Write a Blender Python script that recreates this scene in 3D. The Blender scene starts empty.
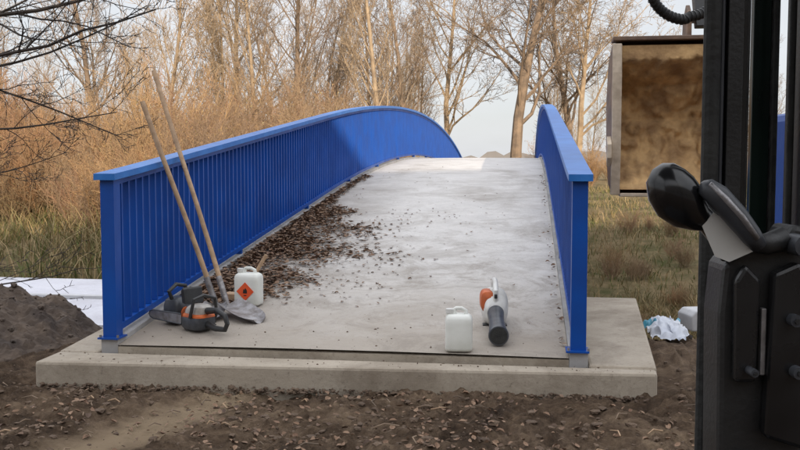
import bpy, math, random
from mathutils import Vector, Matrix, noise
R=random.Random(7)
scene=bpy.context.scene
scene.view_settings.view_transform='Standard'
try: scene.view_settings.look='None'
except Exception: pass
PSI=math.radians(8.1)
CS,SN=math.cos(PSI),math.sin(PSI)
CAMZ=1.27
def site(l,d,z=0):   # site axes turned 8 degrees from the bridge axis
    return Vector((l*CS-d*SN, d*CS+l*SN, z))

# ---------------------------------------------------------------- materials
def newmat(name):
    m=bpy.data.materials.new(name); m.use_nodes=True
    nt=m.node_tree; b=nt.nodes['Principled BSDF']
    return m,nt,b
def N(nt,t,**k):
    n=nt.nodes.new(t)
    for a,v in k.items(): setattr(n,a,v)
    return n
def mat(name,c1,c2=None,scale=8,rough=.6,metal=0,bump=0.0,bscale=None,detail=6,pos=(.35,.65),spec=None,coat=0,rvar=0):
    m,nt,b=newmat(name)
    b.inputs['Roughness'].default_value=rough; b.inputs['Metallic'].default_value=metal
    if spec is not None: b.inputs['Specular IOR Level'].default_value=spec
    if coat: b.inputs['Coat Weight'].default_value=coat
    if c2 is None: c2=tuple(x*.75 for x in c1)
    g=N(nt,'ShaderNodeTexCoord')
    n=N(nt,'ShaderNodeTexNoise'); n.inputs['Scale'].default_value=scale; n.inputs['Detail'].default_value=detail
    nt.links.new(g.outputs['Object'],n.inputs['Vector'])
    r=N(nt,'ShaderNodeValToRGB'); r.color_ramp.elements[0].position=pos[0]; r.color_ramp.elements[1].position=pos[1]
    r.color_ramp.elements[0].color=(*c1,1); r.color_ramp.elements[1].color=(*c2,1)
    nt.links.new(n.outputs['Fac'],r.inputs['Fac']); nt.links.new(r.outputs['Color'],b.inputs['Base Color'])
    if rvar:
        mr=N(nt,'ShaderNodeMapRange'); mr.inputs[1].default_value=.3; mr.inputs[2].default_value=.7; mr.inputs[3].default_value=rough-rvar; mr.inputs[4].default_value=rough+rvar
        nt.links.new(n.outputs['Fac'],mr.inputs[0]); nt.links.new(mr.outputs[0],b.inputs['Roughness'])
    if bump:
        n2=N(nt,'ShaderNodeTexNoise'); n2.inputs['Scale'].default_value=bscale or scale*4; n2.inputs['Detail'].default_value=8
        nt.links.new(g.outputs['Object'],n2.inputs['Vector'])
        bp=N(nt,'ShaderNodeBump'); bp.inputs['Strength'].default_value=bump; bp.inputs['Distance'].default_value=.02
        nt.links.new(n2.outputs['Fac'],bp.inputs['Height']); nt.links.new(bp.outputs['Normal'],b.inputs['Normal'])
    return m
def leafmat(name,c1,c2,c3,trans=.25):
    m,nt,b=newmat(name); b.inputs['Roughness'].default_value=.7
    b.inputs['Specular IOR Level'].default_value=.25
    g=N(nt,'ShaderNodeNewGeometry')
    r=N(nt,'ShaderNodeValToRGB'); r.color_ramp.elements[0].color=(*c1,1); r.color_ramp.elements[1].color=(*c3,1)
    e=r.color_ramp.elements.new(.5); e.color=(*c2,1)
    nt.links.new(g.outputs['Random Per Island'],r.inputs['Fac']); nt.links.new(r.outputs['Color'],b.inputs['Base Color'])
    return m

def twigmat(name,ca,cb,cc):
    # colour differs from plant to plant
    m,nt,b=newmat(name); b.inputs['Roughness'].default_value=.85; b.inputs['Specular IOR Level'].default_value=.2
    oi=N(nt,'ShaderNodeObjectInfo'); g=N(nt,'ShaderNodeTexCoord')
    n=N(nt,'ShaderNodeTexNoise'); n.inputs['Scale'].default_value=1.3; nt.links.new(g.outputs['Object'],n.inputs['Vector'])
    a=N(nt,'ShaderNodeMath',operation='MULTIPLY_ADD'); nt.links.new(n.outputs['Fac'],a.inputs[0]); a.inputs[1].default_value=.6
    s=N(nt,'ShaderNodeMath',operation='MULTIPLY_ADD'); nt.links.new(oi.outputs['Random'],s.inputs[0]); s.inputs[1].default_value=.8; s.inputs[2].default_value=-.2
    nt.links.new(s.outputs[0],a.inputs[2])
    r=N(nt,'ShaderNodeValToRGB'); r.color_ramp.elements[0].color=(*ca,1); r.color_ramp.elements[1].color=(*cc,1)
    e=r.color_ramp.elements.new(.5); e.color=(*cb,1)
    nt.links.new(a.outputs[0],r.inputs['Fac']); nt.links.new(r.outputs['Color'],b.inputs['Base Color'])
    return m
M={}
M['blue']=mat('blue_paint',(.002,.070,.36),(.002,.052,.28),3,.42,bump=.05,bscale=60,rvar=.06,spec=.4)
M['blue_skylit']=mat('blue_paint_cap_skylit',(.035,.19,.56),(.02,.14,.46),5,.36,bump=.05,bscale=60,spec=.4)  # railing blue lightened: sky reflection put into the cap colour
M['wood']=mat('wood_handle',(.50,.34,.21),(.34,.22,.13),14,.65,bump=.2)
M['steel']=mat('worn_steel',(.36,.35,.36),(.19,.17,.16),18,.45,.6,bump=.2)
M['black']=mat('black_plastic',(.012,.012,.013),(.03,.03,.03),12,.45,rvar=.12,bump=.08,bscale=300)
M['blackgloss']=mat('black_gloss',(.008,.008,.009),(.018,.018,.019),12,.25,rvar=.1)
M['glassdark']=mat('tinted_glass',(.015,.028,.022),(.008,.014,.012),9,.12)
M['rubber']=mat('rubber_seal',(.012,.012,.012),(.03,.03,.028),20,.75,bump=.2)
M['grey']=mat('dark_grey',(.065,.07,.08),(.035,.038,.045),20,.42)
M['orange']=mat('orange_plastic',(.60,.13,.025),(.38,.08,.02),12,.5)
M['white']=mat('white_plastic',(.72,.72,.70),(.52,.51,.48),9,.4,bump=.05)
M['dusty']=mat('dusty_white_plastic',(.48,.46,.43),(.28,.25,.22),14,.55,bump=.05)
M['hdpe']=mat('milky_plastic',(.76,.77,.73),(.64,.65,.60),6,.42,bump=.1,bscale=15)
M['red']=mat('red_label',(.80,.11,.03),(.72,.08,.02),9,.5)
M['bark']=mat('bark',(.26,.185,.125),(.13,.095,.068),3,.9)
M['barkpale']=mat('bark_pale',(.40,.30,.195),(.24,.175,.115),3,.9)
M['barkdark']=mat('bark_dark',(.06,.045,.036),(.03,.024,.02),3,.9)
M['twig']=twigmat('twig_gold',(.30,.165,.09),(.39,.255,.135),(.22,.165,.11))
M['twig2']=twigmat('twig_brown',(.36,.20,.12),(.22,.15,.10),(.34,.24,.145))
M['leaf']=leafmat('dry_leaf',(.17,.10,.065),(.27,.175,.115),(.095,.062,.047))
M['leafgold']=leafmat('gold_leaf',(.35,.225,.10),(.25,.155,.08),(.29,.23,.11))
M['grass']=leafmat('grass_blade',(.10,.125,.035),(.18,.155,.06),(.07,.095,.028))
M['drygrass']=leafmat('dry_grass_blade',(.36,.265,.135),(.24,.175,.09),(.15,.14,.06))
M['clod']=mat('soil_clod',(.09,.060,.041),(.16,.11,.075),5,.95,bump=.8,bscale=60)
M['rust']=mat('bucket_steel',(.24,.15,.095),(.12,.08,.06),7,.6,.1,bump=.3)
M['soilstuck']=mat('sunlit_toned_soil',(.68,.44,.21),(.34,.205,.10),7,.95,bump=1.0,bscale=16)  # warm pale soil colour stands in for sunlight inside the bucket
M['edge']=mat('bucket_worn_edge',(.58,.48,.37),(.40,.32,.24),14,.5,.1)
M['block']=mat('pale_concrete',(.55,.55,.56),(.42,.42,.43),5,.8,bump=.2)
M['kerb']=mat('kerb_concrete',(.40,.39,.39),(.27,.26,.25),5,.8,bump=.2)
M['brick']=mat('shade_building_wall',(.35,.32,.28),(.30,.27,.24),2,.85)
M['roof']=mat('shade_building_roof',(.12,.12,.13),(.09,.09,.10),2,.6)
M['tarp']=mat('tarp',(.62,.64,.68),(.50,.53,.60),3,.5)
M['tarpblue']=mat('tarp_blue',(.05,.30,.42),(.04,.2,.3),6,.5)

# concrete deck
def concrete(name,ca,cb,cc,edge=False):
    m,nt,b=newmat(name); b.inputs['Roughness'].default_value=.82
    L=nt.links
    g=N(nt,'ShaderNodeTexCoord')
    def noi(s,d=8,ro=.6,dist=0):
        n=N(nt,'ShaderNodeTexNoise'); n.inputs['Scale'].default_value=s; n.inputs['Detail'].default_value=d
        n.inputs['Roughness'].default_value=ro; n.inputs['Distortion'].default_value=dist
        L.new(g.outputs['Object'],n.inputs['Vector']); return n
    def ramp(src,p0,p1,c0=(0,0,0),c1=(1,1,1)):
        r=N(nt,'ShaderNodeValToRGB'); r.color_ramp.elements[0].position=p0; r.color_ramp.elements[1].position=p1
        r.color_ramp.elements[0].color=(*c0,1); r.color_ramp.elements[1].color=(*c1,1)
        L.new(src,r.inputs['Fac']); return r
    def mix(f,a,bb,mode='MIX'):
        x=N(nt,'ShaderNodeMix',data_type='RGBA',blend_type=mode)
        if isinstance(f,float): x.inputs[0].default_value=f
        else: L.new(f,x.inputs[0])
        for s,v in ((6,a),(7,bb)):
            if isinstance(v,tuple): x.inputs[s].default_value=(*v,1)
            else: L.new(v,x.inputs[s])
        return x.outputs[2]
    def scl(src,k):
        x=N(nt,'ShaderNodeMath',operation='MULTIPLY'); L.new(src,x.inputs[0]); x.inputs[1].default_value=k; return x.outputs[0]
    base=ramp(noi(2.2,10,.7).outputs['Fac'],.3,.7,ca,cb).outputs['Color']
    st=ramp(noi(.75,12,.74,.6).outputs['Fac'],.48,.66)
    col=mix(scl(st.outputs['Color'],.85),base,cc)
    st2=ramp(noi(5.5,12,.8,.3).outputs['Fac'],.55,.68)
    col=mix(scl(st2.outputs['Color'],.45),col,tuple(v*.75 for v in cc))
    spk=ramp(noi(38,4,.7).outputs['Fac'],.58,.70)
    col=mix(scl(spk.outputs['Color'],.5),col,tuple(v*.6 for v in cc))
    if edge:
        sp=N(nt,'ShaderNodeSeparateXYZ'); L.new(g.outputs['Object'],sp.inputs[0])
        nn=noi(2.5,8,.7)
        a=N(nt,'ShaderNodeMath',operation='MULTIPLY_ADD'); L.new(nn.outputs['Fac'],a.inputs[0]); a.inputs[1].default_value=1.6; L.new(sp.outputs['X'],a.inputs[2])
        mr=N(nt,'ShaderNodeMapRange'); mr.inputs[1].default_value=-2.0; mr.inputs[2].default_value=-.7; mr.inputs[3].default_value=.75; mr.inputs[4].default_value=0
        L.new(a.outputs[0],mr.inputs[0])
        mry=N(nt,'ShaderNodeMapRange'); mry.inputs[1].default_value=11; mry.inputs[2].default_value=17; mry.inputs[3].default_value=1; mry.inputs[4].default_value=.15
        L.new(sp.outputs['Y'],mry.inputs[0]); mm_=N(nt,'ShaderNodeMath',operation='MULTIPLY'); L.new(mr.outputs[0],mm_.inputs[0]); L.new(mry.outputs[0],mm_.inputs[1])
        col=mix(mm_.outputs[0],col,(.15,.12,.095))
        # muddy tan near the abutment end
        a2=N(nt,'ShaderNodeMath',operation='MULTIPLY_ADD'); L.new(nn.outputs['Fac'],a2.inputs[0]); a2.inputs[1].default_value=-2.4; L.new(sp.outputs['Y'],a2.inputs[2])
        mr2=N(nt,'ShaderNodeMapRange'); mr2.inputs[1].default_value=4.9; mr2.inputs[2].default_value=7.4; mr2.inputs[3].default_value=.8; mr2.inputs[4].default_value=0
        L.new(a2.outputs[0],mr2.inputs[0]); col=mix(mr2.outputs[0],col,(.31,.26,.205))
        # scattered dust and trodden soil in the lower half
        dn=ramp(noi(1.6,14,.82,.8).outputs['Fac'],.50,.60)
        mr3=N(nt,'ShaderNodeMapRange'); mr3.inputs[1].default_value=8; mr3.inputs[2].default_value=15; mr3.inputs[3].default_value=.6; mr3.inputs[4].default_value=.1
        L.new(sp.outputs['Y'],mr3.inputs[0]); m3=N(nt,'ShaderNodeMath',operation='MULTIPLY'); L.new(mr3.outputs[0],m3.inputs[0]); L.new(dn.outputs['Color'],m3.inputs[1])
        col=mix(m3.outputs[0],col,(.25,.215,.18))
    L.new(col,b.inputs['Base Color'])
    bp=N(nt,'ShaderNodeBump'); bp.inputs['Strength'].default_value=.5; bp.inputs['Distance'].default_value=.012
    L.new(noi(24,10,.7).outputs['Fac'],bp.inputs['Height']); L.new(bp.outputs['Normal'],b.inputs['Normal'])
    return m
M['deck']=concrete('deck_concrete',(.64,.615,.59),(.52,.50,.48),(.35,.32,.29),True)
M['abut']=concrete('abutment_concrete',(.44,.38,.305),(.32,.27,.21),(.18,.14,.10))
M['path']=concrete('path_concrete',(.66,.66,.71),(.58,.58,.64),(.48,.47,.51))

# ground
def groundmat():
    m,nt,b=newmat('soil_and_grass'); L=nt.links; b.inputs['Roughness'].default_value=.95; b.inputs['Specular IOR Level'].default_value=.15
    g=N(nt,'ShaderNodeTexCoord')
    def noi(s,d=8,ro=.65,dist=0):
        n=N(nt,'ShaderNodeTexNoise'); n.inputs['Scale'].default_value=s; n.inputs['Detail'].default_value=d
        n.inputs['Roughness'].default_value=ro; n.inputs['Distortion'].default_value=dist
        L.new(g.outputs['Object'],n.inputs['Vector']); return n.outputs['Fac']
    def ramp(src,st):
        r=N(nt,'ShaderNodeValToRGB')
        r.color_ramp.elements[0].position=st[0][0]; r.color_ramp.elements[0].color=(*st[0][1],1)
        r.color_ramp.elements[1].position=st[-1][0]; r.color_ramp.elements[1].color=(*st[-1][1],1)
        for p,c in st[1:-1]:
            e=r.color_ramp.elements.new(p); e.color=(*c,1)
        L.new(src,r.inputs['Fac']); return r.outputs['Color']
    soil=ramp(noi(2.2,14,.82,.4),[(.36,(.048,.032,.022)),(.46,(.115,.077,.051)),(.54,(.20,.138,.092)),(.66,(.36,.26,.17))])
    grass=ramp(noi(.9,12,.75),[(.35,(.085,.09,.032)),(.47,(.15,.12,.058)),(.58,(.25,.185,.10)),(.7,(.17,.12,.07))])
    sp=N(nt,'ShaderNodeSeparateXYZ'); L.new(g.outputs['Object'],sp.inputs[0])
    # smooth rut; its tan tone paints in the sunlit soil patch
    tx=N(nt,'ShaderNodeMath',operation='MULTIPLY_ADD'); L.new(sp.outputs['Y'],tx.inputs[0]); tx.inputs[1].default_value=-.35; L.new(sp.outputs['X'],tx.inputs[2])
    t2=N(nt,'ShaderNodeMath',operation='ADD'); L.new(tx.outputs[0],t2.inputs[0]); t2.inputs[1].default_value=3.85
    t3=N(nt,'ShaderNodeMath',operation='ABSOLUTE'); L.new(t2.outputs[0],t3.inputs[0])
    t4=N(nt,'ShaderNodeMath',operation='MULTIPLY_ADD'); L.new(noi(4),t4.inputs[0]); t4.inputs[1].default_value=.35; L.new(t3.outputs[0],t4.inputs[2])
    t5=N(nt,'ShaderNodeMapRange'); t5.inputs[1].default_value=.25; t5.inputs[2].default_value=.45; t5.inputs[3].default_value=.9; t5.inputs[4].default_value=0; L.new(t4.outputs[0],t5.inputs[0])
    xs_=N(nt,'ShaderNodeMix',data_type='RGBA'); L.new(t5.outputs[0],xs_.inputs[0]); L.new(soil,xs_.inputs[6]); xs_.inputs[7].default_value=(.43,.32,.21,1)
    a=N(nt,'ShaderNodeMath',operation='MULTIPLY_ADD'); L.new(noi(.7),a.inputs[0]); a.inputs[1].default_value=3; L.new(sp.outputs['Y'],a.inputs[2])
    mr=N(nt,'ShaderNodeMapRange'); mr.inputs[1].default_value=10; mr.inputs[2].default_value=12.5; L.new(a.outputs[0],mr.inputs[0])
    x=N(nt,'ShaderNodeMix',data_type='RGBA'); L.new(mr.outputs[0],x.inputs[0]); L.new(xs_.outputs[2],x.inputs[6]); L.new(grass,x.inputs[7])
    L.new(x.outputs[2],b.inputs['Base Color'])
    bp=N(nt,'ShaderNodeBump'); bp.inputs['Strength'].default_value=1; bp.inputs['Distance'].default_value=.06
    L.new(noi(16,12,.8),bp.inputs['Height']); L.new(bp.outputs['Normal'],b.inputs['Normal'])
    return m
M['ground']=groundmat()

# ---------------------------------------------------------------- mesh builder
class MB:
    def __init__(s): s.v=[]; s.f=[]; s.m=[]; s.mats=[]
    def mi(s,k):
        if k not in s.mats: s.mats.append(k)
        return s.mats.index(k)
    def box(s,x0,x1,y0,y1,z0,z1,k,mtx=None):
        b=len(s.v); i=s.mi(k)
        for p in ((x0,y0,z0),(x1,y0,z0),(x1,y1,z0),(x0,y1,z0),(x0,y0,z1),(x1,y0,z1),(x1,y1,z1),(x0,y1,z1)):
            p=Vector(p); s.v.append(tuple(mtx@p if mtx else p))
        for q in ((3,2,1,0),(4,5,6,7),(0,1,5,4),(1,2,6,5),(2,3,7,6),(3,0,4,7)):
            s.f.append(tuple(b+a for a in q)); s.m.append(i)
    def tube(s,pts,rads,k,n=8,caps=True):
        b=len(s.v); i=s.mi(k); up=Vector((0,0,1)); prev=None
        L=len(pts)
        for j in range(L):
            d=(pts[min(j+1,L-1)]-pts[max(j-1,0)])
            if d.length<1e-9: d=Vector((0,0,1))
            d.normalize()
            if prev is None:
                a=d.cross(up if abs(d.z)<.9 else Vector((1,0,0)))
            else:
                a=prev-d*prev.dot(d)
                if a.length<1e-5: a=d.orthogonal()
            a.normalize(); prev=a; c=d.cross(a); r=rads[j] if isinstance(rads,(list,tuple)) else rads
            for t in range(n):
                th=2*math.pi*t/n; s.v.append(tuple(pts[j]+(a*math.cos(th)+c*math.sin(th))*r))
        for j in range(L-1):
            for t in range(n):
                t2=(t+1)%n
                s.f.append((b+j*n+t,b+j*n+t2,b+(j+1)*n+t2,b+(j+1)*n+t)); s.m.append(i)
        if caps:
            s.f.append(tuple(b+t for t in range(n))[::-1]); s.m.append(i)
            s.f.append(tuple(b+(L-1)*n+t for t in range(n))); s.m.append(i)
    def loft(s,secs,k,n=24,p=4,mtx=None):
        b=len(s.v); i=s.mi(k)
        for (z,cx,cy,hx,hy) in secs:
            for t in range(n):
                th=2*math.pi*t/n; c,q=math.cos(th),math.sin(th)
                x=cx+hx*math.copysign(abs(c)**(2/p),c); y=cy+hy*math.copysign(abs(q)**(2/p),q)
                P=Vector((x,y,z)); s.v.append(tuple(mtx@P if mtx else P))
        for j in range(len(secs)-1):
            for t in range(n):
                t2=(t+1)%n; s.f.append((b+j*n+t,b+j*n+t2,b+(j+1)*n+t2,b+(j+1)*n+t)); s.m.append(i)
        s.f.append(tuple(b+t for t in range(n))[::-1]); s.m.append(i)
        s.f.append(tuple(b+(len(secs)-1)*n+t for t in range(n))); s.m.append(i)
    def prism(s,poly,y0,y1,k,axis='y',mtx=None):
        b=len(s.v); i=s.mi(k); n=len(poly)
        for yy in (y0,y1):
            for (a,c) in poly:
                P=Vector((a,yy,c)) if axis=='y' else (Vector((a,c,yy)) if axis=='z' else Vector((yy,a,c)))
                s.v.append(tuple(mtx@P if mtx else P))
        s.f.append(tuple(b+t for t in range(n))); s.m.append(i)
        s.f.append(tuple(b+n+t for t in range(n))[::-1]); s.m.append(i)
        for t in range(n):
            t2=(t+1)%n; s.f.append((b+t,b+n+t,b+n+t2,b+t2)); s.m.append(i)
    def quadleaf(s,p,size,k,rnd,flat=1.0):
        b=len(s.v); i=s.mi(k)
        yaw=rnd.uniform(0,6.283); a=Vector((math.cos(yaw),math.sin(yaw),rnd.uniform(-flat,flat)*.8)).normalized()
        c=a.cross(Vector((rnd.uniform(-flat,flat),rnd.uniform(-flat,flat),1))).normalized()
        w=size*rnd.uniform(.45,.75); up=a.cross(c)*size*rnd.uniform(.1,.4)
        s.v+= [tuple(p-a*size),tuple(p-c*w+up),tuple(p+a*size),tuple(p+c*w+up)]
        s.f+= [(b,b+1,b+2),(b,b+2,b+3)]; s.m+=[i,i]
    def bigleaf(s,p,size,k,rnd,flat=.5):
        # curled leaf outline with a fold along the midrib
        b=len(s.v); i=s.mi(k)
        yaw=rnd.uniform(0,6.283); a=Vector((math.cos(yaw),math.sin(yaw),rnd.uniform(-flat,flat))).normalized()
        c=a.cross(Vector((rnd.uniform(-flat,flat),rnd.uniform(-flat,flat),1))).normalized(); u=a.cross(c)
        if u.z<0: u=-u
        w=size*rnd.uniform(.45,.8); f_=rnd.uniform(0,.6); cu=rnd.uniform(-.3,.5)
        def P(t,s_): return tuple(p+a*size*t+c*w*s_+u*size*(f_*abs(s_)+cu*t*t))
        s.v+=[P(-1,0),P(-.35,-.8),P(.35,-.9),P(1,0),P(.35,.9),P(-.35,.8),P(0,0)]
        for q in ((0,1,6),(1,2,6),(2,3,6),(3,4,6),(4,5,6),(5,0,6)): s.f.append(tuple(b+t for t in q)); s.m.append(i)
    def obj(s,name,parent=None,smooth=False,bevel=0,mtx=None):
        me=bpy.data.meshes.new(name); me.from_pydata(s.v,[],s.f)
        for k in s.mats: me.materials.append(M[k])
        me.polygons.foreach_set('material_index',s.m)
        if smooth:
            me.polygons.foreach_set('use_smooth',[True]*len(me.polygons))
        me.update()
        o=bpy.data.objects.new(name,me); scene.collection.objects.link(o)
        if smooth and smooth!='all':
            try: me.set_sharp_from_angle(angle=math.radians(38))
            except Exception: pass
        if bevel:
            bm=o.modifiers.new('bevel','BEVEL'); bm.width=bevel; bm.segments=2; bm.limit_method='ANGLE'
        if parent: o.parent=parent
        if mtx: o.matrix_world=mtx
        return o
def empty(name,loc=(0,0,0),rotz=0):
    e=bpy.data.objects.new(name,None); scene.collection.objects.link(e); e.location=loc; e.rotation_euler=(0,0,rotz); e.empty_display_size=.1
    return e
def fn(x,y,z,sc): return noise.noise(Vector((x*sc,y*sc,z*sc)))

# ---------------------------------------------------------------- profiles
Y0,Y1=5.95,40.0
def prof(y):
    s=.115
    if y<Y0: return 0.0
    a=min(y,12.7)-Y0; z=s*a
    if y>12.7:
        t=y-12.7; z+=s*t-.0049*t*t
    return z
def sm(a,b,x):
    t=max(0,min(1,(x-a)/(b-a))); return t*t*(3-2*t)
def lerp(a,b,t): return a+(b-a)*t
def terr(x,y,rough=True):
    left=1-sm(-3,0.5,x)
    low=lerp(-1.25,-.78,left)
    z=-.22
    z=lerp(z,low,sm(7.4,9.6 if left>.5 else 12,y))
    z=lerp(z,.35,sm(13.5,31,y))
    if rough:
        if y<11:
            tr=math.exp(-((x+3.85-.35*y)/.25)**4)*(1-sm(5.3,5.6,y)); k=1-.7*tr
            z+=.05*fn(x,y,1,.9)+k*(.045*fn(x,y,2,2.7)+.04*fn(x,y,5,6)+.045*abs(fn(x,y,9,11))+.026*fn(x,y,3,22)+.014*fn(x,y,3,45))
            z-=.04*tr
        elif y<60: z+=.25*fn(x,y,3,.16)+.1*fn(x,y,3,.6)
        if y>45: z+=.6*fn(x,y,3,.03)*sm(45,90,y)
    return z

# ground sheet
def axis(lo,hi,step,far,grow):
    a=[lo]; 
    while a[-1]<hi: a.append(a[-1]+step)
    st=step; 
    while a[-1]<far: st=min(st*grow,120); a.append(a[-1]+st)
    st=step
    while a[0]>-far: st=min(st*grow,120); a.insert(0,a[0]-st)
    return a
xs=axis(-4.2,3.0,.02,900,1.22)
ys=[-900,-600,-350,-200,-120,-70,-40,-22,-12,-7,-4,-2,-.5,1,2,2.8,3.4,3.9]
y=4.2
while y<5.9: ys.append(y); y+=.018
while y<12: ys.append(y); y+=.16
while y<46: ys.append(y); y+=.6
st=.8
while y<1500: ys.append(y); y+=st; st=min(st*1.2,150)
v=[];f=[]
for yy in ys:
    for xx in xs: v.append((xx,yy,terr(xx,yy)))
nx=len(xs)
for j in range(len(ys)-1):
    for i in range(nx-1):
        a=j*nx+i; f.append((a,a+1,a+nx+1,a+nx))
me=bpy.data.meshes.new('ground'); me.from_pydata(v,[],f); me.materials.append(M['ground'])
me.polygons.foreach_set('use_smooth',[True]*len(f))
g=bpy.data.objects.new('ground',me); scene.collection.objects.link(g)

# soil clods in the foreground
cl=MB()
import bmesh
bmx=bmesh.new(); bmesh.ops.create_icosphere(bmx,subdivisions=1,radius=1); IV=[v.co.copy() for v in bmx.verts]; IF=[tuple(v.index for v in ff.verts) for ff in bmx.faces]; bmx.free()
def clod(mb,p,r,k,rnd,squash=.65):
    b=len(mb.v); i=mb.mi(k); sx,sy,sz=[r*rnd.uniform(.6,1.3) for _ in range(3)]
    yaw=rnd.uniform(0,6.28); c,s_=math.cos(yaw),math.sin(yaw)
    for q in IV:
        kx=rnd.uniform(.7,1.3); x,y_,z=q.x*sx*kx,q.y*sy*kx,q.z*sz*squash*kx
        mb.v.append((p[0]+x*c-y_*s_,p[1]+x*s_+y_*c,p[2]+z))
    for q in IF: mb.f.append(tuple(b+a for a in q)); mb.m.append(i)
cnt=0
while cnt<6500:
    x=R.uniform(-4.2,3.0); y=R.uniform(4.1,6.0) if R.random()<.85 else R.uniform(6,9)
    if y>5.5 and -3.4<x<.95: continue
    if abs(x+3.85-.35*y)<.25 and R.random()<.8: continue
    if fn(x,y,7,1.3)+R.uniform(-.4,.4)<-.1: continue
    r=.004+.028*R.random()**8
    clod(cl,(x,y,terr(x,y)),r,'clod',R,.55); cnt+=1
o=cl.obj('soil_clods')

# ---------------------------------------------------------------- bridge
bridge=empty('footbridge')
XL,XR=-2.92,.336
d=MB()
n=90; ysd=[Y0+(Y1-Y0)*i/n for i in range(n+1)]
b0=len(d.v); d.mi('deck')
cols=[-2.86,-2.2,-1.6,-.9,-.3,.276]
for yy in ysd:
    for x in cols: d.v.append((x,yy,prof(yy)+.012*math.cos((x+1.29)/1.6*1.57)))
nc=len(cols)
for j in range(n):
    for i in range(nc-1):
        a=j*nc+i; d.f.append((a,a+1,a+nc+1,a+nc)); d.m.append(0)
def strip(mb,x0,x1,za,zb,k,ylist):
    i=mb.mi(k); b=len(mb.v)
    for yy in ylist:
        p=prof(yy)
        mb.v+=[(x0,yy,p+za),(x1,yy,p+za),(x1,yy,p+zb),(x0,yy,p+zb)]
    for j in range(len(ylist)-1):
        for t in range(4):
            t2=(t+1)%4; mb.f.append((b+j*4+t,b+j*4+t2,b+j*4+4+t2,b+j*4+4+t)); mb.m.append(i)
    e=b+(len(ylist)-1)*4
    mb.f.append((b+3,b+2,b+1,b)); mb.m.append(i); mb.f.append((e,e+1,e+2,e+3)); mb.m.append(i)
strip(d,-2.86,.276,-.16,-.012,'abut',ysd)
deck=d.obj('deck',bridge,smooth=True)
e=MB()
strip(e,-2.985,-2.862,-.30,.035,'kerb',ysd)
strip(e,.278,.40,-.30,.035,'kerb',ysd)
strip(e,-2.6,-2.4,-.62,-.162,'blue',ysd[1:-1]); strip(e,-.2,0,-.62,-.162,'blue',ysd[1:-1])
e.obj('edge_kerbs_and_girders',bridge)
def railing(X,name):
    r=MB()
    yl=[Y0-.04]+ysd[1:]
    def rail_strip(x0,x1,za,zb,k,yl):
        strip(r,x0,x1,za,zb,k,yl)
    rail_strip(X-.078,X+.078,1.165,1.21,'blue_skylit',yl)
    rail_strip(X-.03,X+.03,1.12,1.163,'blue',[Y0+.1]+ysd[1:])
    rail_strip(X-.034,X+.034,.075,.12,'blue',[Y0+.1]+ysd[1:])
    y=Y0+.18
    while y<Y1-.1:
        z=prof(y); r.box(X-.027,X+.027,y-.011,y+.011,z+.121,z+1.119,'blue'); y+=.118
    for py in [Y0+.05]+[Y0+.05+k*2.83 for k in range(1,13)]:
        z=prof(py); w=.05 if py<6.1 else .034
        top=1.163 if py<6.1 else 1.119
        if py<6.1:
            r.box(X-w,X+w,py-w,py+w,z+.036,z+top,'blue'); r.box(X-w-.03,X+w+.02,py-w-.03,py+w+.03,z+.036,z+.048,'blue')
            for sx in (-1,1): r.tube([Vector((X+sx*.064,py-.062,z+.048)),Vector((X+sx*.064,py-.062,z+.066))],.009,'steel',6)
        else: r.box(X-w,X+w,py-.02,py+.02,z+.036,z+.074,'blue')
    return r.obj(name,bridge,bevel=0)
railing(XL,'railing_left'); railing(XR,'railing_right')

# abutment
a=MB()
a.prism([(-3.27,5.56),(.82,5.78),(.83,5.9),(-3.28,5.9)][::-1],-.9,-.045,'abut','z')
a.prism([(.405,5.902),(.832,5.902),(1.06,9.0),(.405,9.0)][::-1],-.9,-.03,'abut','z')
a.prism([(-3.28,5.902),(-2.99,5.902),(-2.99,7.6),(-3.5,7.6)][::-1],-.9,-.04,'abut','z')
a.box(-2.985,.40,5.903,5.945,-.9,-.10,'black')
a.box(-2.985,.40,5.949,7.4,-.9,-.305,'abut')
ab=a.obj('bridge_abutment',None,bevel=.02)
a=MB(); a.box(-3.4,1.0,40.05,42,-.6,.30,'abut'); a.obj('bridge_abutment.001',None,bevel=.02)
# spilled soil on and against the abutment
sp_=MB()
for _ in range(1200):
    x=R.uniform(-3.25,.8); yf=5.56+(x+3.27)*.0538
    if R.random()<.92: p=(x,yf-abs(R.gauss(0,.05)),-.215+R.uniform(0,.03)); rr=.004+.018*R.random()**3
    else: p=(x,R.uniform(yf+.01,5.9),-.042); rr=.003+.006*R.random()**3
    clod(sp_,p,rr,'clod',R)
for _ in range(160):
    x=R.uniform(-2.8,.25); y=Y0+abs(R.gauss(0,.6)); clod(sp_,(x,y,prof(y)+.014),.002+.006*R.random()**3,'clod',R)
sp_.obj('spilled_soil')

# ---------------------------------------------------------------- leaves
lf=MB()
def dens(x,y):
    yy=(y-8.9); yy/= (2.1 if yy>0 else 1.6)
    w=1.3*math.exp(-abs(yy)**3*.8)+.12
    return (x+2.83)/w
c=0
while c<6200:
    y=R.uniform(7.0,15.5); x=-2.83+abs(R.gauss(0,1))*.62
    q=dens(x,y)
    nn=fn(x,y,0,1.5)*.9+fn(x,y,6,4)*.35
    if q+nn>R.uniform(.15,1.2): continue
    h=max(0,.04*(1-q))*R.random()
    lf.bigleaf(Vector((x,y,prof(y)+.018+h)),R.uniform(.014,.040),'leaf',R,.22); c+=1
c=0
while c<600:
    y=7+abs(R.gauss(0,1))*3.5; x=-2.8+abs(R.gauss(0,1))*1.0
    if y>30 or x>.25: continue
    if fn(x,y,4,.8)+R.uniform(-.3,.3)<0: continue
    lf.bigleaf(Vector((x,y,prof(y)+.018)),R.uniform(.007,.022),'leaf',R,.25); c+=1
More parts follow.
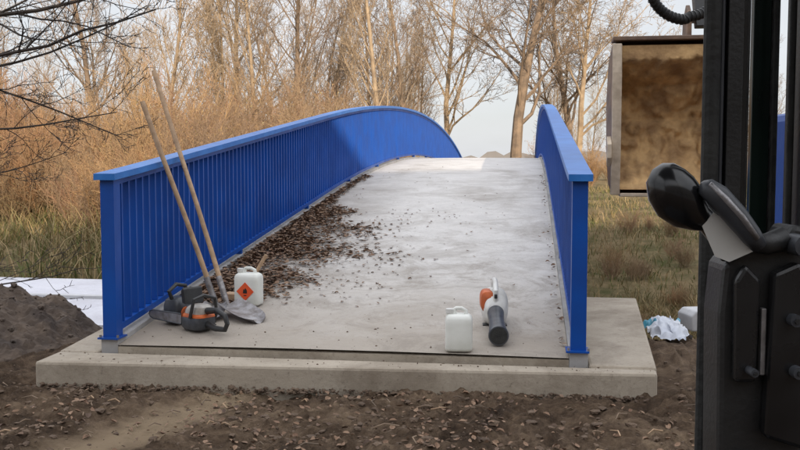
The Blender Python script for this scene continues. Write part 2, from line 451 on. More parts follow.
for _ in range(70):
    y=R.uniform(6.0,16); lf.bigleaf(Vector((.26-abs(R.gauss(0,.04)),y,prof(y)+.02)),R.uniform(.01,.024),'leaf',R,.4)
lf.obj('fallen_leaves')
lg=MB()
for _ in range(3000):
    x=R.uniform(-4.2,3.2); y=R.uniform(4.0,5.6)
    if fn(x,y,11,1.0)+R.uniform(-.3,.3)<.0: continue
    lg.bigleaf(Vector((x,y,terr(x,y)+.012)),R.uniform(.010,.026),'leaf',R,.5)
for _ in range(130):
    x=R.uniform(-4,3); y=R.uniform(4.2,5.5); a=R.uniform(0,6.28); l=R.uniform(.03,.16); z=terr(x,y)+.02
    lg.tube([Vector((x,y,z)),Vector((x+l*.5*math.cos(a),y+l*.5*math.sin(a),z+.012)),Vector((x+l*math.cos(a+.3),y+l*math.sin(a+.3),z))],[.004,.004,.002],'wood' if R.random()<.2 else 'bark',5)
lg.obj('ground_litter')

# ---------------------------------------------------------------- path, mound
p=MB(); i=p.mi('path'); L_=60
for t in range(L_+1):
    x=-60+t*(57.5/L_)
    for yy in (9.9,13.9): p.v.append((x,yy+ (x+3)*-.02,-.62))
    for yy in (9.9,13.9): p.v.append((x,yy+ (x+3)*-.02,-1.1))
for t in range(L_):
    b=t*4; p.f+= [(b,b+4,b+5,b+1),(b,b+2,b+6,b+4),(b+1,b+5,b+7,b+3)]; p.m+=[0,0,0]
p.f.append((b+4,b+6,b+7,b+5)); p.m.append(0)
p.obj('path')
k=MB(); k.box(-60,-3.6,0,.12,-.9,-.58,'block'); o=k.obj('path_kerb'); o.location=(0,11.9,0)
md=MB(); i=md.mi('clod'); n=90
def mh(u,w):
    r=math.hypot(u,w); h=max(0,1-r)**.8*.62; x,y=-4.75+u*1.25,7.0+w*1.2
    return x,y,-.32+h+(.14*fn(x,y,1,2.2)+.09*fn(x,y,1,6)+.05*abs(fn(x,y,1,14))+.03*fn(x,y,1,30))*min(1,h*5)
for a_ in range(n+1):
    for b_ in range(n+1):
        md.v.append(mh(a_/n*2-1,b_/n*2-1))
for a_ in range(n):
    for b_ in range(n):
        q=a_*(n+1)+b_; md.f.append((q,q+n+1,q+n+2,q+1)); md.m.append(0)
for _ in range(500):
    u=R.gauss(0,.4); w=R.gauss(0,.4)
    if math.hypot(u,w)>.95: continue
    clod(md,mh(u,w),.008+.03*R.random()**3,'clod',R)
M['clod_dark']=mat('dark_soil',(.06,.045,.037),(.12,.088,.066),5,.95,bump=.8); md.mats=['clod_dark']
md.obj('soil_mound')

# ---------------------------------------------------------------- grass
def blades(name,k,num,region,hmin,hmax,w,rnd,cl=1.0,nz=3):
    mb=MB(); i=mb.mi(k); c=0
    while c<num:
        x,y=region(rnd)
        if x is None: continue
        if fn(x,y,nz,.7)+.7*fn(x,y,nz,2.5)+rnd.uniform(-.35,.35)<-.05*cl: continue
        z=terr(x,y)-.02; h=rnd.uniform(hmin,hmax)*(.6+1.4*abs(fn(x,y,8,.9))); a=rnd.uniform(0,6.28); b=rnd.uniform(0,6.28); le=h*rnd.uniform(.1,1.0)
        dx,dy=math.cos(a)*w,math.sin(a)*w; lx,ly=math.cos(b)*le,math.sin(b)*le; q=len(mb.v)
        mb.v+=[(x-dx,y-dy,z),(x+dx,y+dy,z),(x+dx*.8+lx*.4,y+dy*.8+ly*.4,z+h*.6),(x-dx*.8+lx*.4,y-dy*.8+ly*.4,z+h*.6),(x+lx,y+ly,z+h*.9)]
        mb.f+=[(q,q+1,q+2,q+3),(q+3,q+2,q+4)]; mb.m+=[i,i]; c+=1
    return mb.obj(name)
def regR(r):
    x,y=r.uniform(.9,16),r.uniform(9.2,33); return (x,y)
def regR2(r):
    x,y=r.uniform(1.0,6),r.uniform(9.0,16); return (x,y)
def regL(r):
    x,y=r.uniform(-22,-3.4),r.uniform(14.0,30); return (x,y)
blades('bank_grass','grass',12000,regR,.06,.26,.010,R)
blades('bank_dry_grass','drygrass',18000,regR,.08,.34,.008,R,nz=6)
blades('bank_tussocks','drygrass',9000,regR2,.15,.4,.006,R,2,9)
blades('verge_grass','grass',9000,regL,.15,.6,.014,R)
blades('verge_dry_grass','drygrass',12000,regL,.3,1.0,.010,R)

# ---------------------------------------------------------------- trees
def grow(mb,p,dr,length,r,lv,spec,k,rnd,leaves=None):
    nseg=spec['seg'][lv]; pts=[p.copy()]; rads=[r]; dirs=[dr.copy()]
    d=dr.copy(); pos=p.copy(); last=lv==len(spec['seg'])-1
    rend=r*spec['taper'][lv]
    for j in range(nseg):
        d=(d+Vector((rnd.gauss(0,1),rnd.gauss(0,1),rnd.gauss(0,1)))*spec['wob'][lv]+Vector((0,0,spec['up'][lv]))).normalized()
        pos=pos+d*(length/nseg); pts.append(pos.copy()); dirs.append(d.copy()); rads.append(r+(rend-r)*(j+1)/nseg)
    mb.tube(pts,rads,k,[8,5,4,3,3][min(lv+spec.get('s0',0),4)],caps=False)
    if last:
        if leaves and rnd.random()<leaves[0]:
            for _ in range(leaves[2]):
                q=pts[rnd.randrange(1,len(pts))]; mb.quadleaf(q+Vector((rnd.gauss(0,.05),rnd.gauss(0,.05),rnd.gauss(0,.05))),rnd.uniform(.015,.042),leaves[1],rnd,2)
        return
    nc=spec['n'][lv]; f0=spec['from'][lv]
    for c_ in range(nc):
        t=f0+(1-f0)*(c_+rnd.random())/nc; ft=t*nseg; j=min(int(ft),nseg-1); fr=ft-j
        q=pts[j].lerp(pts[j+1],fr); bd=dirs[j+1]
        az=rnd.uniform(0,6.283); ax=bd.orthogonal().normalized(); ax.rotate(Matrix.Rotation(az,3,bd))
        an=math.radians(rnd.uniform(*spec['ang'][lv])); nd=(bd*math.cos(an)+ax*math.sin(an)).normalized()
        rr=max((rads[j]+(rads[j+1]-rads[j])*fr)*spec['rr'][lv],spec['rmin'])
        ll=length*spec['lr'][lv]*rnd.uniform(.6,1.15)*(1.15-.55*t if lv==0 else 1-.4*t)
        grow(mb,q,nd,ll,rr,lv+1,spec,k,rnd,leaves)
BIG=dict(seg=[8,6,5,4,3],taper=[.25,.2,.3,.5,.6],wob=[.05,.13,.17,.18,.2],up=[.02,.07,.05,.03,.0],n=[17,10,8,5],**{'from':[.2,.2,.2,.15]},ang=[(30,62),(25,60),(25,60),(20,55)],rr=[.42,.5,.55,.7],lr=[.6,.5,.5,.5],rmin=.009)
SLIM=dict(seg=[8,5,4,3],taper=[.2,.25,.4,.6],wob=[.05,.1,.14,.18],up=[.04,.12,.07,.03],n=[28,10,6],**{'from':[.12,.15,.12]},ang=[(20,48),(20,50),(20,50)],rr=[.36,.5,.6],lr=[.36,.5,.5],rmin=.009)
SHR=dict(seg=[5,4,3],taper=[.3,.4,.6],wob=[.12,.16,.2],up=[.05,.07,.03],n=[12,7],**{'from':[.15,.15]},ang=[(18,50),(20,55)],rr=[.55,.65],lr=[.42,.5],rmin=.0058,s0=2)
def treemesh(name,spec,H,r,k,seed,leaves=None):
    rn=random.Random(seed); mb=MB(); grow(mb,Vector((0,0,-.2)),Vector((0,0,1)),H,r,0,spec,k,rn,leaves); 
    me=mb.obj(name); m=me.data; bpy.data.objects.remove(me); return m
def shrubmesh(name,k,seed,stems=26,H=3.6,lk='leafgold',lp=.2):
    rn=random.Random(seed); mb=MB()
    for _ in range(stems):
        a=rn.uniform(0,6.28); rr=rn.random()*.7; t=rn.uniform(0,.5)
        dr=Vector((math.cos(a)*t,math.sin(a)*t,1)).normalized()
        grow(mb,Vector((math.cos(a)*rr,math.sin(a)*rr,-.15)),dr,H*rn.uniform(.55,1.05),rn.uniform(.014,.026),0,SHR,k,rn,(lp,lk,2))
    me=mb.obj(name); m=me.data; bpy.data.objects.remove(me); return m
def put(me,name,x,y,s=1,parent=None,rz=None,z=None):
    o=bpy.data.objects.new(name,me); scene.collection.objects.link(o)
    o.location=(x,y,terr(x,y) if z is None else z); o.rotation_euler=(R.gauss(0,.03),R.gauss(0,.03),R.uniform(0,6.28) if rz is None else rz)
    o.scale=(s,s,s*R.uniform(.92,1.1))
    if parent: o.parent=parent
    return o
T1=treemesh('t1',BIG,12,.27,'bark',3)
T2=treemesh('t2',BIG,11,.2,'barkpale',15)
S1=treemesh('s1',SLIM,11,.12,'barkpale',5)
S2=treemesh('s2',SLIM,12,.14,'bark',8)
S3=treemesh('s3',SLIM,9,.10,'barkpale',12)
B=[shrubmesh('b1','twig',1),shrubmesh('b2','twig2',2,22,4.0,lp=.12),shrubmesh('b3','twig',3,30,3.0,lp=.4),shrubmesh('b4','twig2',4,26,3.4,lp=.1)]
for me_,l,dd,s in [(T1,5.5,43,1.1),(S1,-6.2,40,1.0),(S2,-4.6,39,1.05),(S1,-.6,38,1.1),(S2,.6,44,1.1),(T2,9.0,46,1.0),(S3,-9.5,36,1.1),(S2,-13,40,1.15),(T2,-9,50,1.1),(T2,2.6,50,1.0),(T1,9.8,52,1.0)]:
    w=site(l,dd); put(me_,'bare_tree',w.x,w.y,s)
th=empty('distant_trees')
for _ in range(36):
    dd=R.uniform(46,85); l=R.uniform(-.5,.04)*dd
    w=site(l,dd); put(R.choice([S1,S2,S3,S2]),'tree_part',w.x,w.y,R.uniform(.8,1.1),th)
for _ in range(13):
    dd=R.uniform(55,95); l=R.uniform(.04,.42)*dd
    w=site(l,dd); put(R.choice([S2,S3,S1]),'tree_part',w.x,w.y,R.uniform(.6,.9),th)
st=empty('shrub_thicket')
c=0
while c<120:
    dd=20+R.random()*22; l=R.uniform(-.52,.02)*dd
    w=site(l,dd)
    if w.x>-5.6 and w.y<44: continue
    put(R.choice(B),'shrub_part',w.x,w.y,R.uniform(.55,1.15)*(0.76 if dd<26 else 1.0),st); c+=1
for _ in range(34):
    dd=R.uniform(36,60); l=R.uniform(.16,.45)*dd; w=site(l,dd)
    put(R.choice(B),'shrub_part',w.x,w.y,R.uniform(.3,.6),st)
for _ in range(16):
    dd=R.uniform(12,24); l=R.uniform(.2,.36)*dd; w=site(l,dd)
    put(R.choice(B),'shrub_part',w.x,w.y,R.uniform(.1,.2),st)
M['far']=mat('far_woods',(.22,.21,.21),(.15,.145,.15),.05,.95)  # distance haze is put into this grey-brown
ft=MB(); i=ft.mi('far')
for ring,(rad,hh) in enumerate([(300,4.5),(340,6)]):
    for t in range(700):
        a_=2*math.pi*t/700; h=hh*(.6+.5*abs(fn(t*.11,ring,0,1))+.35*R.random())
        x,y=rad*math.cos(a_),rad*math.sin(a_); q=len(ft.v); ft.v+=[(x,y,-2),(x,y,h)]
        if t: ft.f.append((q-2,q,q+1,q-1)); ft.m.append(i)
ft.obj('far_woods')

# dark leafless tree standing close on the left
nt_=MB(); rn=random.Random(21)
NB=dict(seg=[8,5,4,3],taper=[.25,.35,.5,.6],wob=[.09,.15,.2,.22],up=[.03,.03,.01,0],n=[10,6,3],**{'from':[.2,.2,.2]},ang=[(22,50),(25,50),(25,50)],rr=[.5,.55,.65],lr=[.36,.5,.5],rmin=.0035,s0=1)
base=site(-5.6,9.3,-.6)
nt_.tube([base,base+Vector((.05,.1,1.5)),base+Vector((-.05,.1,3)),base+Vector((.1,0,5.2))],[.16,.13,.11,.05],'barkdark',10)
for (h,l,dz,r) in [(.72,2.6,.04,.016),(2.9,3.5,-.02,.03),(3.4,3.7,.02,.034),(2.2,2.8,.05,.02),(4.0,3.6,-.15,.03),(1.5,2.3,-.05,.013),(3.1,2.8,-.3,.02),(2.6,3.2,.12,.022)]:
    dr=Vector((CS,SN,0))+Vector((0,rn.uniform(-.3,.3),dz)); dr.normalize()
    grow(nt_,base+Vector((0,.08,h)),dr,l,r,0,NB,'barkdark',rn)
    dr2=Vector((-dr.x,rn.uniform(-1,1),.4)).normalized(); grow(nt_,base+Vector((0,.08,h+.2)),dr2,l*.7,r,0,NB,'barkdark',rn)
nt_.obj('leafless_tree')

# ---------------------------------------------------------------- tools on the deck
def canister(name,x,y,rz,w=.185,dp=.14,h=.235,label=False,lean=0):
    e_=empty(name,(x,y,prof(y)+.013),rz); hw,hd=w/2,dp/2
    b=MB(); b.loft([(0,0,0,hw*.86,hd*.84),(.006,0,0,hw*.95,hd*.94),(.02,0,0,hw,hd),(.09,0,0,hw*.99,hd*.985),(h-.05,0,0,hw,hd),(h-.02,0,0,hw*.985,hd*.97),(h,0,0,hw*.9,hd*.86),(h+.012,0,0,hw*.72,hd*.62)],'hdpe',32,5.5)
    b.obj('body',e_,smooth=True)
    b=MB()
    b.tube([Vector((hw*.55,0,h-.01)),Vector((hw*.5,0,h+.035)),Vector((hw*.2,0,h+.05)),Vector((-hw*.2,0,h+.05)),Vector((-hw*.3,0,h+.045)),Vector((-hw*.36,0,h))],[.016,.014,.013,.013,.014,.018],'hdpe',12); b.obj('handle',e_,smooth=True)
    b=MB(); cx=-hw*.66
    b.tube([Vector((cx,0,h-.012)),Vector((cx,0,h+.02))],.024,'hdpe',20); b.tube([Vector((cx,0,h+.018)),Vector((cx,0,h+.046))],.028,'white',20); b.obj('screw_cap',e_,smooth=True)
    if label:
        b=MB()
        s=.075; zc=h*.47
        def dia(s,y,k): b.prism([(-s,zc),(0,zc-s),(s,zc),(0,zc+s)],y,y+.003,k)
        dia(s,-hd-.003,'red'); b.box(-.012,.012,-hd-.0045,-hd-.001,zc-.035,zc-.028,'black')
        b.prism([(-.018,zc-.015),(.018,zc-.015),(.016,zc+.01),(.004,zc+.03),(-.004,zc+.015),(-.014,zc+.02)],-hd-.0042,-hd-.001,'black')
        b.obj('hazard_label',e_)
    return e_
canister('plastic_canister',-.455,6.02,math.radians(4),h=.235)
canister('plastic_canister',-2.24,7.02,math.radians(-6),w=.215,dp=.15,h=.25,label=True)
b=MB(); b.tube([Vector((-2.42,7.2,prof(7.2)+.02)),Vector((-2.30,7.22,.28)),Vector((-2.16,7.25,.52))],[.014,.014,.017],'wood',10)
b.box(-2.5,-2.36,7.12,7.26,prof(7.2)+.01,prof(7.2)+.06,'wood'); b.obj('hand_brush',smooth=True)

# leaf blower, nozzle toward the viewer, body raised behind it
lb=empty('leaf_blower',(-.19,6.12,prof(6.12)+.013),math.radians(5))
b=MB()
mt=Matrix.Rotation(math.radians(-90),4,'X')
def along(secs,k,nn=24,p=2.6):
    b.loft([(s[0],s[1],-s[2],s[3],s[4]) for s in secs],k,nn,p,mt)
along([(.40,0,.165,.06,.06),(.44,0,.18,.085,.10),(.52,0,.19,.098,.135),(.62,0,.185,.098,.14),(.70,0,.175,.085,.12),(.74,0,.16,.05,.07)],'white',28,2.8)
b.obj('motor_housing',lb,smooth=True)
b=MB(); along([(0,0,.072,.066,.066),(.012,0,.072,.071,.071),(.08,0,.082,.064,.064),(.26,0,.12,.054,.054),(.42,0,.165,.062,.062)],'grey',28,2); b.obj('blower_tube',lb,smooth=True)
b=MB(); b.tube([Vector((0,-.003,.072)),Vector((0,.004,.072))],.058,'rubber',28); b.obj('nozzle_opening',lb)
b=MB(); b.tube([Vector((0,.43,.24)),Vector((0,.42,.32)),Vector((0,.49,.375)),Vector((0,.60,.38)),Vector((0,.68,.35)),Vector((0,.71,.25))],[.02,.02,.019,.021,.022,.022],'white',14); b.obj('handle',lb,smooth=True)
b=MB(); along([(.435,-.045,.22,.038,.05),(.455,-.055,.235,.050,.075),(.54,-.058,.245,.055,.08),(.60,-.05,.24,.04,.055)],'orange',24,3); b.obj('orange_cover',lb,smooth=True)
b=MB(); b.tube([Vector((0,.405,.27)),Vector((0,.40,.30))],.012,'black',10); b.box(.04,.09,.50,.66,.0,.06,'black'); b.box(-.09,-.04,.50,.66,.0,.06,'black'); b.obj('trigger_and_feet',lb,bevel=.006)

# shovels leaning on the railing
def shovel(name,tip,neck,top,blade_w=.22,side=Vector((1,0,0))):
    e_=empty(name)
    b=MB(); d_=(top-neck); L=d_.length; d_.normalize()
    pts=[neck+d_*L*t+Vector((.006*math.sin(t*5),.006*math.cos(t*4),0)) for t in (0,.2,.4,.6,.8,1)]
    b.tube(pts,[.021,.020,.019,.019,.019,.020],'wood',12); b.obj('shaft',e_,smooth=True)
    b=MB(); b.tube([neck-d_*.10,neck-d_*.0,neck+d_*.16],[.02,.025,.024],'steel',12)
    n0=neck-d_*.08; ax=(tip-n0); bl=ax.length; ax.normalize(); sd=(side-ax*side.dot(ax)).normalized(); nn=ax.cross(sd)
    if nn.z<0: nn=-nn
    i=b.mi('steel'); q=len(b.v); U=9; V=9
    for layer in (0,1):
        for u in range(U):
            t=u/(U-1); w=blade_w/2*(1 if t<.55 else math.sqrt(max(.02,1-((t-.55)/.5)**2)))*(.85+.15*min(1,t*5))
            for v_ in range(V):
                s_=v_/(V-1)*2-1
                b.v.append(tuple(n0+ax*bl*t+sd*w*s_+nn*(.035*s_*s_+.02*(1-t)-.01-.004*layer)))
    for u in range(U-1):
        for v_ in range(V-1):
            a_=q+u*V+v_; b.f.append((a_,a_+1,a_+V+1,a_+V)); b.m.append(i); a_+=U*V; b.f.append((a_,a_+V,a_+V+1,a_+1)); b.m.append(i)
    b.obj('blade',e_,smooth=True)
    return e_
shovel('shovel',Vector((-2.00,6.52,.085)),Vector((-2.37,6.80,.24)),Vector((-3.08,7.18,2.05)),.24,Vector((.5,.85,.1)))
shovel('shovel',Vector((-2.40,6.52,.08)),Vector((-2.45,6.76,.24)),Vector((-2.955,6.66,1.76)),.2,Vector((1,.1,0)))

# chainsaw
cs=empty('chainsaw',(0,0,0),0)
b=MB(); b.loft([(0.01,.06,0,.10,.085),(.03,.06,0,.115,.095),(.085,.06,0,.115,.095),(.10,.055,0,.11,.09)],'grey',24,4); b.obj('engine_housing',cs,smooth=True)
b=MB(); b.loft([(.101,.055,0,.112,.092),(.115,.055,0,.11,.09),(.125,.055,0,.10,.08)],'orange',24,4)
b.obj('orange_shroud',cs,smooth=True)
b=MB(); b.loft([(.126,.055,0,.098,.078),(.15,.05,0,.096,.076),(.175,.04,0,.085,.07),(.19,.035,0,.06,.05)],'dusty',24,3.5); b.obj('top_cover',cs,smooth=True)
b=MB(); b.tube([Vector((.115,-.096,.06)),Vector((.115,-.112,.06))],.052,'dusty',20); b.tube([Vector((.115,-.112,.06)),Vector((.115,-.118,.06))],.035,'grey',16)
for t in range(6): b.box(-.02,.045,-.103,-.094,.03+t*.017,.037+t*.017,'black')
b.obj('starter_cover',cs)
b=MB(); b.tube([Vector((-.04,0,.05)),Vector((-.14,0,.03)),Vector((-.25,0,.035)),Vector((-.275,0,.08)),Vector((-.25,0,.135)),Vector((-.16,0,.165)),Vector((-.05,0,.15))],[.03,.022,.018,.018,.019,.021,.026],'black',14)
b.obj('rear_handle',cs,smooth=True)
b=MB(); b.tube([Vector((.02,-.10,.03)),Vector((.0,-.125,.12)),Vector((-.01,-.10,.23)),Vector((-.01,0,.262)),Vector((-.01,.09,.24)),Vector((.02,.105,.10))],.013,'black',12); b.obj('front_handle',cs,smooth=True)
b=MB(); b.prism([(.10,.19),(.14,.20),(.155,.29),(.13,.315),(.12,.30)],-.085,.085,'black'); b.obj('hand_guard',cs,bevel=.006)
b=MB(); b.prism([(.15,.045),(.50,.05),(.535,.062),(.548,.08),(.535,.098),(.50,.11),(.15,.115)],.085,.090,'steel')
b.obj('guide_bar',cs,bevel=.001)
b=MB(); pts=[(.15,.043),(.50,.047),(.54,.06),(.553,.08),(.54,.10),(.50,.113),(.15,.118)]
b.tube([Vector((x,.0875,z)) for x,z in pts],.006,'grey',6); b.obj('saw_chain',cs)
cs.rotation_euler=(0,0,math.radians(148)); cs.location=(-2.36,6.30,prof(6.30)+.013)
hc=empty('hedge_trimmer',(-2.64,6.52,prof(6.52)+.013),math.radians(70))
b=MB(); b.loft([(0.0,0,0,.085,.075),(.02,0,0,.10,.085),(.12,0,0,.10,.085),(.17,-.01,0,.08,.07),(.19,-.01,0,.05,.05)],'grey',24,4); b.obj('motor_housing',hc,smooth=True)
b=MB(); b.tube([Vector((-.06,0,.16)),Vector((-.10,0,.24)),Vector((-.02,0,.285)),Vector((.08,0,.265)),Vector((.095,0,.14))],.016,'black',12); b.tube([Vector((.10,-.09,.06)),Vector((.14,-.12,.16)),Vector((.14,0,.24)),Vector((.14,.12,.16)),Vector((.10,.09,.06))],.012,'black',10); b.obj('handles',hc,smooth=True)
b=MB(); b.tube([Vector((-.02,-.086,.07)),Vector((-.02,-.098,.07))],.05,'orange',18); b.obj('starter',hc)
b=MB(); b.box(.1,.5,-.02,.02,.02,.026,'steel')
for t in range(12): b.prism([(.12+t*.031,-.045),(.13+t*.031,-.02),(.13+t*.031,.02),(.12+t*.031,.045),(.14+t*.031,.02),(.14+t*.031,-.02)],.027,.031,'steel','z')
b.obj('cutter_blade',hc)

# ---------------------------------------------------------------- rubbish right of the bridge
b=MB(); i=b.mi('tarp'); j2=b.mi('tarpblue'); n=26
for a_ in range(n+1):
    for c_ in range(n+1):
        u,w=a_/n*2-1,c_/n*2-1; x,y=1.24+u*.17+.04*fn(u,w,0,3),8.3+w*.4+.05*fn(u,w,4,3)
        b.v.append((x,y,-.235+max(0,.11*(1-u*u)*(1-w*w))+.08*abs(fn(u,w,2,2.6))+.03*fn(u,w,2,8)))
for a_ in range(n):
    for c_ in range(n):
        q=a_*(n+1)+c_; b.f.append((q,q+n+1,q+n+2,q+1)); b.m.append(j2 if (a_<6 and c_>12) or (a_>11 and c_>21) else i)
b.obj('crumpled_tarp',smooth='all')
b=MB(); b.prism([(-.24,-.1),(.26,-.1),(.25,.08),(.18,.11),(-.2,.10),(-.25,.05)],-.15,.15,'block'); o=b.obj('concrete_block',bevel=.015); o.location=(1.76,9.1,-.24); o.rotation_euler=(0,.03,.3)

# ---------------------------------------------------------------- excavator bucket
bk=empty('excavator_bucket',tuple(site(1.98,6.6,0)),PSI+math.radians(-8))
b=MB()
H0,H1=1.06,2.14; W=.42
def side_poly(th=.0): return [(-.02,H0),(-.05,H0+.3),(-.05,H1-.2),(-.03,H1),(.10,H1+.03),(.42,H1-.08),(.56,H1-.36),(.52,H0+.34),(.30,H0+.06)]
for sx in (-W,W-.028): b.prism(side_poly(),sx,sx+.028,'rust','x')
prof_=[(.02,H0),(.30,H0+.06),(.52,H0+.34),(.56,H1-.36),(.42,H1-.08),(.10,H1+.03)]
i=b.mi('rust')
for (p0,p1) in zip(prof_[:-1],prof_[1:]):
    q=len(b.v)
    for (yy,zz) in (p0,p1):
        b.v+=[(-W+.03,yy,zz),(W-.03,yy,zz)]
    b.f.append((q,q+1,q+3,q+2)); b.m.append(i)
    q=len(b.v); 
    for (yy,zz) in (p0,p1):
        b.v+=[(-W+.03,yy+.015,zz+.02),(W-.03,yy+.015,zz+.02)]
    b.f.append((q,q+2,q+3,q+1)); b.m.append(i)
b.obj('shell',bk)
b=MB()
for sx in (-W-.012,W-.055):
    pp=[(-.045,H0-.01),(-.085,H0+.3),(-.085,H1-.2),(-.055,H1+.01),(-.03,H1+.01),(-.056,H1-.2),(-.056,H0+.3),(-.022,H0-.01)]
    b.prism(pp,sx,sx+.067,'edge','x')
b.box(-W+.056,W-.056,-.06,.05,H0-.022,H0+.004,'edge'); b.box(-W-.01,W+.01,-.05,.11,H1+.032,H1+.062,'rust'); b.obj('cutting_edge',bk,bevel=.006)
b=MB(); b.prism([(-.05,H0+.20),(-.12,H0+.26),(-.12,H0+.36),(-.05,H0+.42)],-W-.045,-W-.013,'edge','x'); b.obj('side_cutter',bk,bevel=.004)
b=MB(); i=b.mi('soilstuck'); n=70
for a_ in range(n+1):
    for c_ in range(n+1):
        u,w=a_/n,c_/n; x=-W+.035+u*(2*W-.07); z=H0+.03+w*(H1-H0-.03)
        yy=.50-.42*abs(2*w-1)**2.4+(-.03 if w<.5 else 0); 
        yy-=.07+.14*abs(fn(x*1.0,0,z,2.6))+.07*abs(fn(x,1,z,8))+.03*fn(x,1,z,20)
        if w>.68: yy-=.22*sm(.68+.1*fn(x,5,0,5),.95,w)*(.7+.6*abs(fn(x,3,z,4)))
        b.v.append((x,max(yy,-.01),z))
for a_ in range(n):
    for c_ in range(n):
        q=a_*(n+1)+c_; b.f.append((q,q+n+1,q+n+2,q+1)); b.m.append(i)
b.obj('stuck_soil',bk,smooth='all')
b=MB()
for sx in (.10,.32): b.prism([(.0,H1+.062),(.0,H1+.22),(.10,H1+.30),(.22,H1+.2),(.25,H1-.0)],sx,sx+.03,'rust','x')
b.tube([Vector((.08,.1,H1+.2)),Vector((.38,.1,H1+.2))],.035,'steel',14)
b.prism([(.05,H1+.14),(.14,H1+.13),(.9,H1+1.5),(.7,H1+1.75),(.55,H1+1.6)],.17,.29,'black','x')
b.obj('linkage_and_arm',bk,bevel=.006)

# hydraulic hose hanging in front of the cab
hs=MB(); P=[]
for t in range(25):
    a_=math.radians(180+t*7.0); 
    P.append(site(.925+.105*math.cos(a_)+.002*t, 3.0+.004*t, 1.27+.585+.10*math.sin(a_)*(1 if t<14 else .9)))
P=[P[0]+Vector((0.02,0,.5)),P[0]+Vector((0.0,0,.2))]+P+[P[-1]+Vector((.03,.02,.3)),P[-1]+Vector((.05,.05,.6))]
hs.tube(P,.016,'rubber',14)
for j in range(4,24): 
    hs.tube([P[j]*.8+P[j+1]*.2,P[j]*.5+P[j+1]*.5],.0185,'black',14)
hs.obj('hydraulic_hose',smooth=True)

# ---------------------------------------------------------------- excavator cab (viewer looks out of its door)
cab=empty('excavator_cab',(0,0,0),PSI)
Zc=1.27
def mm(pts): return [(x/1000,Zc+z/1000) for x,z in pts]
b=MB()
b.box(.2580,.2605,.738,.760,-.1,2.3,'rubber')
b.tube([Vector((.2545,.742,-.1)),Vector((.2545,.742,2.3))],.007,'rubber',12)
b.tube([Vector((.2640,.745,-.1)),Vector((.2640,.745,2.3))],.0022,'grey',8)
b.box(.2625,.2880,.752,.785,-.1,2.3,'blackgloss')
b.box(.2675,.2800,.741,.751,-.1,2.3,'black')
b.tube([Vector((.2895,.76,-.1)),Vector((.2895,.76,2.3))],.003,'rubber',10)
b.obj('door_pillar',cab,bevel=.002)
b=MB(); b.box(.3270,.3440,.842,.85,-.1,2.3,'glassdark'); b.box(.345,.350,.838,.855,-.1,2.3,'rubber'); b.obj('tinted_window',cab,bevel=.001)
b=MB(); b.box(.3400,.352,.745,.80,-.1,2.3,'black'); b.tube([Vector((.3345,.775,-.1)),Vector((.3345,.775,2.3))],.003,'rubber',10); b.box(.354,.42,.72,.80,-.1,2.3,'blackgloss'); b.obj('rear_pillar',cab,bevel=.003)
b=MB(); b.box(-1.0,.42,-.5,.9,2.3,2.36,'black'); b.box(-1.0,.42,-.5,.9,-.16,-.1,'black'); b.box(.43,.46,-.5,.9,-.1,.75,'blackgloss'); b.box(-1.03,-1.0,.84,.9,-.1,2.3,'black'); b.box(.43,.46,-.5,-.44,.75,2.3,'black'); b.box(-1.03,-1.0,-.5,-.44,-.1,2.3,'black'); b.obj('roof_floor_and_sill',cab,bevel=.005)
b=MB()
b.prism(mm([(240,-330),(308,-330),(311,-80),(307,-47),(290,-44),(283,-56),(262,-60),(250,-63),(240,-74),(237,-110)]),.662,.70,'black')
b.obj('lock_housing',cab,bevel=.004)
b=MB()
b.prism(mm([(246,-160),(262,-160),(264,-84),(252,-72),(245,-84)]),.652,.661,'blackgloss')
b.prism(mm([(268,-200),(300,-210),(302,-95),(290,-70),(272,-78)]),.648,.661,'blackgloss')
b.prism(mm([(250,-300),(298,-305),(298,-222),(252,-212)]),.654,.661,'blackgloss')
b.obj('lock_cover_plates',cab,bevel=.003)
b=MB()
for (x,z,r) in [(285,-112,4.5),(288,-150,4.5),(256,-150,3),(288,-248,4),(262,-272,3),(290,-58,8)]:
    b.tube([Vector((x/1000,.640,Zc+z/1000)),Vector((x/1000,.668,Zc+z/1000))],r/1000,'grey',16)
    b.tube([Vector((x/1000,.638,Zc+z/1000)),Vector((x/1000,.6405,Zc+z/1000))],r/2200,'black',6)
b.obj('lock_bolts',cab,smooth=True)
b=MB(); b.box(.2655,.2695,.655,.6605,Zc-.155,Zc-.105,'steel'); b.obj('latch_striker',cab,bevel=.001)
def xz(x,y,z): return Vector((x/1000,y,Zc+z/1000))
b=MB(); b.tube([xz(190,.655,1),xz(191,.655,-1),xz(193,.655,-8),xz(197,.655,-17),xz(203,.655,-26),xz(210,.656,-33),xz(218,.657,-38),xz(226,.66,-42),xz(238,.662,-54),xz(246,.664,-66)],[.001,.008,.0145,.0180,.0185,.0155,.011,.008,.009,.009],'blackgloss',24)
b.obj('handle_knob',cab,smooth='all')
b=MB(); 
b.tube([xz(215,.640,-12),xz(217,.64,-15),xz(226,.64,-22),xz(239,.64,-36),xz(251,.642,-50),xz(258,.645,-58)],[.002,.0068,.0085,.0085,.0075,.006],'grey',18)
b.tube([xz(256,.655,-56),xz(268,.657,-58),xz(282,.66,-54)],[.007,.008,.009],'black',14); b.obj('release_lever',cab,smooth='all')
b=MB(); b.tube([xz(218,.6335,-13),xz(229,.6325,-24),xz(241,.6325,-37),xz(253,.635,-52)],[.0018,.0025,.0025,.002],'steel',8); b.obj('lever_edge',cab,smooth='all')
b=MB(); b.prism(mm([(218,-44),(226,-34),(246,-48),(256,-62),(238,-70),(228,-66)]),.6475,.6485,'white'); b.obj('paper_tag',cab)
b=MB(); b.box(.440,.47,1.0,1.12,.2,1.33,'blue'); b.obj('side_panel',cab,bevel=.01)

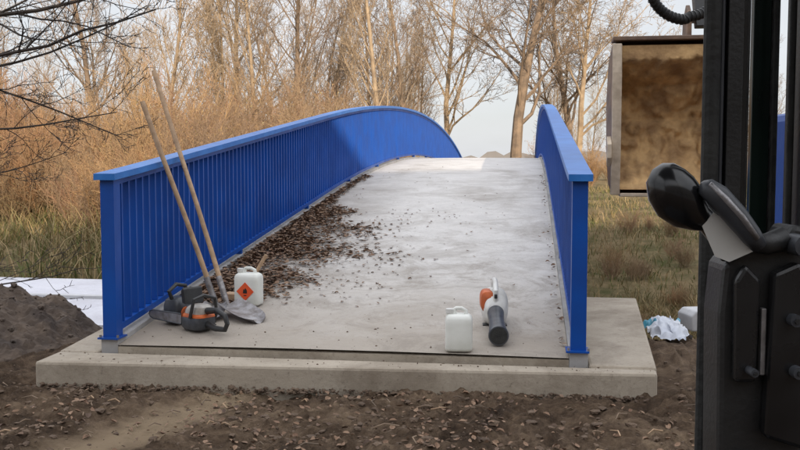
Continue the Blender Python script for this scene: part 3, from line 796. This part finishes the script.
# ---------------------------------------------------------------- unseen building added behind the viewer to cast the long shade over the near end
SE=math.radians(16); SX,SY=.35,-.9367; sdir=Vector((SX,SY,0))
wh=empty('shade_building',tuple(sdir*27),math.atan2(SX,-SY))
HW=11.4
b=MB(); b.box(-34,30,-7,7,-.5,HW,'brick'); b.obj('walls',wh)
b=MB(); b.prism([(-7.5,HW),(7.5,HW),(0,HW+1.6)],-34.5,30.5,'roof','x'); b.obj('roof',wh)
b=MB()
for t in range(-5,5): b.box(t*6+1,t*6+3.2,7.003,7.05,3,4.6,'blackgloss')
b.box(-2.5,0.5,7.003,7.06,-.2,2.8,'steel'); b.obj('windows_and_door',wh)

# ---------------------------------------------------------------- light
sun=bpy.data.lights.new('sun','SUN'); sun.energy=5.0; sun.angle=math.radians(.6); sun.color=(1,.84,.64)
so=bpy.data.objects.new('sun',sun); scene.collection.objects.link(so)
S=Vector((SX*math.cos(SE),SY*math.cos(SE),math.sin(SE)))
so.rotation_euler=S.to_track_quat('Z','Y').to_euler(); so.location=(10,-10,20)
w=bpy.data.worlds.new('World'); scene.world=w; w.use_nodes=True; nt=w.node_tree
bg=nt.nodes['Background']; bg.inputs['Strength'].default_value=.12
sky=nt.nodes.new('ShaderNodeTexSky'); sky.sky_type='NISHITA'; sky.sun_disc=False; sky.sun_elevation=SE; sky.sun_rotation=math.atan2(SX,SY)
sky.dust_density=2.0
tc=nt.nodes.new('ShaderNodeTexCoord'); mp=nt.nodes.new('ShaderNodeMapping'); mp.inputs['Scale'].default_value=(1,1,3)
nz=nt.nodes.new('ShaderNodeTexNoise'); nz.inputs['Scale'].default_value=2.0; nz.inputs['Detail'].default_value=7; nz.inputs['Roughness'].default_value=.55
rp=nt.nodes.new('ShaderNodeMapRange'); rp.inputs[1].default_value=.35; rp.inputs[2].default_value=.65; rp.inputs[3].default_value=.7; rp.inputs[4].default_value=.98
# thin high cloud, thicker and brighter overhead
sx=nt.nodes.new('ShaderNodeSeparateXYZ'); nt.links.new(tc.outputs['Generated'],sx.inputs[0])
mr=nt.nodes.new('ShaderNodeMapRange'); mr.interpolation_type='SMOOTHSTEP'; mr.inputs[1].default_value=.2; mr.inputs[2].default_value=.7; mr.inputs[3].default_value=1; mr.inputs[4].default_value=2.0
nt.links.new(sx.outputs['Z'],mr.inputs[0])
vm=nt.nodes.new('ShaderNodeVectorMath'); vm.operation='SCALE'; vm.inputs[0].default_value=(7.2,7.35,7.7); nt.links.new(mr.outputs[0],vm.inputs['Scale'])
mx=nt.nodes.new('ShaderNodeMix'); mx.data_type='RGBA'; nt.links.new(vm.outputs[0],mx.inputs[7])
nt.links.new(tc.outputs['Generated'],mp.inputs['Vector']); nt.links.new(mp.outputs['Vector'],nz.inputs['Vector']); nt.links.new(nz.outputs['Fac'],rp.inputs[0]); nt.links.new(rp.outputs[0],mx.inputs[0])
nt.links.new(sky.outputs['Color'],mx.inputs[6]); nt.links.new(mx.outputs[2],bg.inputs['Color'])

# ---------------------------------------------------------------- camera
cam=bpy.data.cameras.new('camera'); cam.sensor_width=36; cam.lens=900/800*36; cam.clip_start=.05; cam.clip_end=3000
co=bpy.data.objects.new('camera',cam); scene.collection.objects.link(co)
co.location=(0,0,CAMZ); co.rotation_euler=(math.radians(90)-math.atan(60/900),0,PSI)
scene.camera=co
print('TOTAL POLYS',sum(len(m.polygons) for m in bpy.data.meshes))
